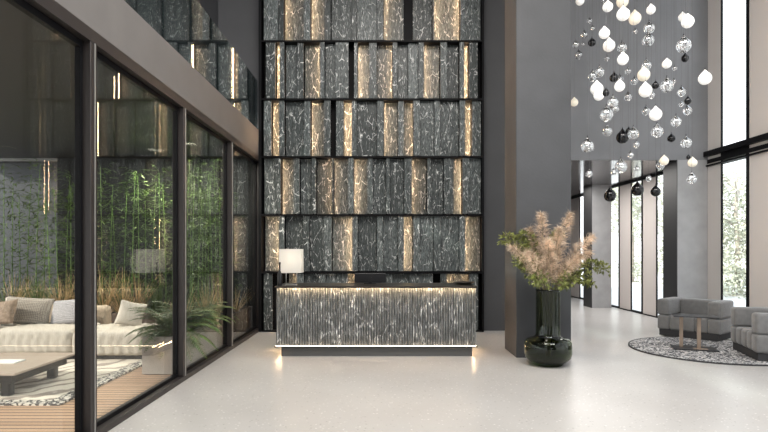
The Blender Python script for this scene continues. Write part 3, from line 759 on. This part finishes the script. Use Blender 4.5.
# bamboo variants
def bamboo_mesh(h, seed, low=.35):
    rr = random.Random(seed); c = BM(); pts = []; rad = []
    lean = (rr.uniform(-.05, .05), rr.uniform(-.04, .04)); z = 0; k = 0
    while z < h:
        f = z/h; x, y = lean[0]*f*f*2, lean[1]*f*f*2
        r = .015*(1-.65*f)
        pts += [(x, y, z), (x, y, z+.012), (x, y, z+.02)]; rad += [r, r*1.22, r]; z += .2+.02*rr.random()
    tube(c, pts, rad, 7)
    L = BM(); n = int(120*h/3)
    for i in range(n):
        z = h*(low+(1.02-low)*rr.random()); f = z/h; p = Vector((lean[0]*f*f*2, lean[1]*f*f*2, z))
        a = rr.uniform(0, 6.283); d = Vector((math.cos(a), math.sin(a), rr.uniform(-.1, .5)))
        q = p+d*rr.uniform(.08, .34)
        if i % 3 == 0: tube(c, [p, q], .0022, 3, False)
        for _ in range(2):
            ld = Vector((d.x+rr.uniform(-.6, .6), d.y+rr.uniform(-.6, .6), rr.uniform(-.55, .15)))
            leaf(L, q, ld, Vector((rr.uniform(-.4, .4), rr.uniform(-.4, .4), 1)), rr.uniform(.12, .21), rr.uniform(.024, .038))
    return c, L
protos = []
for i, h in enumerate((3.0, 2.75, 2.4, 2.9)):
    c, L = bamboo_mesh(h, 20+i, .12 if i != 2 else .1)
    t = thing('bamboo', 'tall leafy green bamboo stalk in the bed behind the sofa', 'bamboo', (0, 0, 0), 0, 'bamboo in the bed behind the sofa')
    obj('cane', c, M['cane'], t, True); obj('foliage', L, M['leafA'], t, False, None, False); protos.append(t)
spots = []
rb = random.Random(5)
pxs = [4, 12, 20, 27, 36, 44, 50, 58, 66, 71, 80, 92, 102, 110, 116, 124, 132, 139, 146, 152, 160, 166, 172, 178, 186, 192, 198, 205, 212, 220, 228]
for i, px in enumerate(pxs):
    Y = rb.uniform(10.35, 10.95); spots.append((max(-9.2, PX(px, Y)), Y))
for i in range(10): spots.append((rb.uniform(-9.3, -8.0), rb.uniform(10.3, 11.1)))
usedp = set()
for i, (x, y) in enumerate(spots):
    j = i % 4
    x = min(x, -2.95)
    if j not in usedp: protos[j].location = (x, y, .44); protos[j].rotation_euler.z = rb.uniform(0, 6); usedp.add(j); o = protos[j]
    else: o = dup(protos[j], (x, y, .44), rb.uniform(0, 6))
    s = rb.uniform(.88, 1.0) if px else 1; o.scale = (.85, .85, s)
for i, (px, Y) in enumerate(((159, 8.9), (171, 9.3), (196, 9.5), (208, 9.7), (216, 9.8), (189, 9.0), (166, 8.4))):
    o = dup(protos[i % 4], (max(-3.12, min(-2.86, PX(px, Y))), Y, .44), rb.uniform(0, 6), 'leafy bamboo stalk growing in the concrete planter by the glass'); o.scale = (.5, .5, .93)
    o['group'] = 'bamboo in the concrete planter'
# grasses
def grass_mesh(n, h, seed, w=.007, spread=.5):
    rr = random.Random(seed); b = BM()
    for i in range(n):
        a = rr.uniform(0, 6.283); q = rr.random()**.6
        p = Vector((math.cos(a)*.06*q, math.sin(a)*.06*q, 0)); d = Vector((math.cos(a)*spread*q, math.sin(a)*spread*q, 1))
        ribbon(b, p, d, Vector((math.cos(a), math.sin(a), .1)), h*rr.uniform(.55, 1.1), w, rr.uniform(.2, 1.0)*q*1.4, 5)
    return b
g1 = tag(obj('straw_grass', grass_mesh(70, 1.05, 1, .019, 1.0), M['straw'], None, False, None, False), 'x', 'ornamental grass', 'straw coloured grasses behind the sofa')
g2 = tag(obj('green_grass', grass_mesh(70, .95, 2, .018, .7), M['leafA'], None, False, None, False), 'x', 'ornamental grass', 'green grasses behind the sofa')
for me in (g1, g2): me.location = (0, 0, 0)
gl = 'dry straw coloured grass clump in the bed behind the sofa'; gl2 = 'green grass clump in the bed behind the sofa'
first = True
for i, px in enumerate((60, 68, 72, 100, 107, 116, 126, 138, 40, 12, 88, 30, 205, 222, 236)):
    Y = 10.2+.25*(i % 3)
    o = g1 if i == 0 else g1.copy()
    if i: COL.objects.link(o)
    o.location = (min(-2.85, PX(px, Y)), Y, .44); o.rotation_euler.z = i*1.3; s = (.8+.05*(i % 4))*(.6 if o.location.x > -3.4 else (.8 if i % 3 == 2 else 1)); o.scale = (s, s, s); o['label'] = gl
for i, px in enumerate((4, 22, 33, 47, 54, 80, 112, 122, 145, 156, 170, 185, 198, 214, 228)):
    Y = 10.25+.25*(i % 3)
    o = g2 if i == 0 else g2.copy()
    if i: COL.objects.link(o)
    o.location = (min(-2.85, PX(px, Y)), Y, .44); o.rotation_euler.z = i*1.7; s = (.75+.06*(i % 4))*(.65 if o.location.x > -3.4 else (.85 if i % 3 == 2 else 1)); o.scale = (s, s, s); o['label'] = gl2
# ferns in concrete planter
def fern(label, loc, n, L, seed, m='leafB', emin=.35):
    rr = random.Random(seed); b = BM(); sb = BM()
    for i in range(n):
        a = rr.uniform(0, 6.283); el = rr.uniform(emin, 2.8); l = L*rr.uniform(.6, 1.1)
        d = Vector((math.cos(a), math.sin(a), el)).normalized(); pos = Vector((0, 0, 0)); pts = [pos.copy()]; N = 22
        for k in range(N):
            pos = pos+d*l/N; d = (d+Vector((0, 0, -.085))).normalized(); pts.append(pos.copy())
            if k > 2:
                s = d.cross(Vector((0, 0, 1))).normalized(); ll = l*.20*math.sin(math.pi*min(1, (k/N)*.85+.15))
                for sg in (-1, 1): leaf(b, pos, s*sg+d*.45+Vector((0, 0, -.15)), Vector((0, 0, 1))+rv()*.3, ll, l*.036)
        tube(sb, pts, .003, 3, False)
    t = thing('fern', label, 'fern', loc); obj('stems', sb, M['stem'], t); obj('fronds', b, M[m], t, False, None, False); return t
fern('large feathery fern arching over the near end of the concrete planter', (-2.98, 7.72, .44), 80, .72, 1)
fern('feathery fern just behind the nearest one in the concrete planter', (-2.95, 8.35, .44), 60, .7, 2, emin=.8)
fern('fern in the middle of the concrete planter', (-2.95, 8.95, .44), 60, .65, 3, emin=1.)
fern('fern at the far end of the concrete planter', (-2.95, 9.6, .44), 30, .5, 4)
go = g1.copy(); COL.objects.link(go); go.location = (-2.95, 9.2, .44); go.scale = (.55, .55, .8); go['label'] = 'straw grass clump among the ferns in the concrete planter'; del go['group']
go = g1.copy(); COL.objects.link(go); go.location = (-2.95, 8.1, .44); go['label'] = 'straw grass clump at the nearer part of the concrete planter'; go.scale = (.5, .5, .8); del go['group']

# ------------------------------------------------------------------ trees outside
def tree(label, loc, h, cr, seed):
    rr = random.Random(seed); t = thing('tree', label, 'tree', loc, 0, 'trees outside the right windows')
    b = BM(); tube(b, [(0, 0, 0), (.05, .03, h*.3), (-.05, 0, h*.6), (0, 0, h*.9)], [.12, .10, .07, .02], 8)
    L = BM()
    for k in range(9):
        a = rr.uniform(0, 6.28); z = h*rr.uniform(.25, .8); e = Vector((math.cos(a)*cr*.8, math.sin(a)*cr*.8, z+h*.15))
        tube(b, [(0, 0, z), (e.x*.5, e.y*.5, z+h*.1), e], [.04, .03, .01], 5, False)
    cl = [Vector((rr.uniform(-1, 1)*cr*.75, rr.uniform(-1, 1)*cr*.75, h*rr.uniform(.06, .92))) for _ in range(44)]
    for c in cl:
        for _ in range(120):
            q = Vector((rr.gauss(0, 1), rr.gauss(0, 1), rr.gauss(0, 1))).normalized()*cr*.36*rr.random()**.4
            leaf(L, c+q, Vector((rr.uniform(-1, 1), rr.uniform(-1, 1), rr.uniform(-1, .4))), Vector((rr.uniform(-1, 1), rr.uniform(-1, 1), 1)), .17, .09)
    obj('trunk', b, M['bark'], t, True); obj('crown', L, M['leafD'], t, False, None, False)
tree('pale leafy tree outside, seen through the tall window right of the grey pillar', (13.2, 20.5, 0), 5.0, 1.9, 1)
tree('leafy tree outside, behind the narrow windows under the black pendants', (12.9, 28.5, 0), 6.6, 1.9, 3)
tree('leafy tree outside, seen beside the dark side of the grey pillar', (13.6, 24.0, 0), 5.6, 1.7, 4)

# ------------------------------------------------------------------ lights and world
w = bpy.data.worlds.new('sky'); SC.world = w; w.use_nodes = True; nt = w.node_tree
bg = nt.nodes['Background']
tc = nt.nodes.new('ShaderNodeTexCoord'); sp = nt.nodes.new('ShaderNodeSeparateXYZ'); nt.links.new(tc.outputs['Generated'], sp.inputs[0])
r = nt.nodes.new('ShaderNodeValToRGB'); r.color_ramp.elements[0].position = .45; r.color_ramp.elements[0].color = (1, 1, 1, 1)
r.color_ramp.elements[1].position = 1.0; r.color_ramp.elements[1].color = (.78, .88, 1, 1)
nt.links.new(mathn(nt, 'ADD', mathn(nt, 'MULTIPLY', sp.outputs[2], .5), .5), r.inputs[0])
nt.links.new(r.outputs[0], bg.inputs['Color']); bg.inputs['Strength'].default_value = 1.9
sun = bpy.data.lights.new('sun', 'SUN'); sun.energy = 4.5; sun.angle = R(1.5); sun.color = (1, .92, .80)
so = bpy.data.objects.new('sun', sun); COL.objects.link(so)
d = Vector((1.0, .45, -.62)); so.rotation_euler = d.to_track_quat('-Z', 'Y').to_euler()
def area(name, loc, sx, sy, e, col, rot=(0, 0, 0)):
    l = bpy.data.lights.new(name, 'AREA'); l.shape = 'RECTANGLE'; l.size = sx; l.size_y = sy; l.energy = e; l.color = col
    o = bpy.data.objects.new(name, l); COL.objects.link(o); o.location = loc; o.rotation_euler = rot; return o
area('ceiling_lamp', (0, 4.0, CH-.05), 3, 5, 520, (1, .95, .88))
area('ceiling_lamp', (3.8, 2.5, CH-.05), 3, 4, 480, (1, .97, .94))
area('terrace_fill', (-4.1, 10.15, 3.5), .25, .25, 80, (1, .93, .80), (0, 0, 0))  # added fill light under the soffit, brightens the bamboo
area('terrace_fill', (-3.3, 9.6, 3.5), .25, .25, 60, (1, .93, .80), (0, 0, 0))  # added fill over the concrete planter, no fitting modelled
area('terrace_fill', (-6.6, 9.9, 3.5), .25, .25, 8, (1, .93, .80), (0, 0, 0))  # weak added fill for the left part of the bed
area('rear_hall_fill', (5.0, 14.5, ZC-.02), 1.2, 5, 130, (1, .96, .92))  # unseen area light added to lift the rear hall
# ------------------------------------------------------------------ camera
cd = bpy.data.cameras.new('camera'); cam = bpy.data.objects.new('camera', cd); COL.objects.link(cam)
cam.location = (0, 0, EYE); cam.rotation_euler = (R(90), 0, 0)
cd.sensor_width = 36; cd.lens = F*36/768; cd.shift_x = 1/768; cd.shift_y = 34/768; cd.clip_start = .05; cd.clip_end = 200
SC.camera = cam
SC.view_settings.view_transform = 'Standard'; SC.view_settings.look = 'None'; SC.view_settings.gamma = 1
SC.view_settings.exposure = 0.42
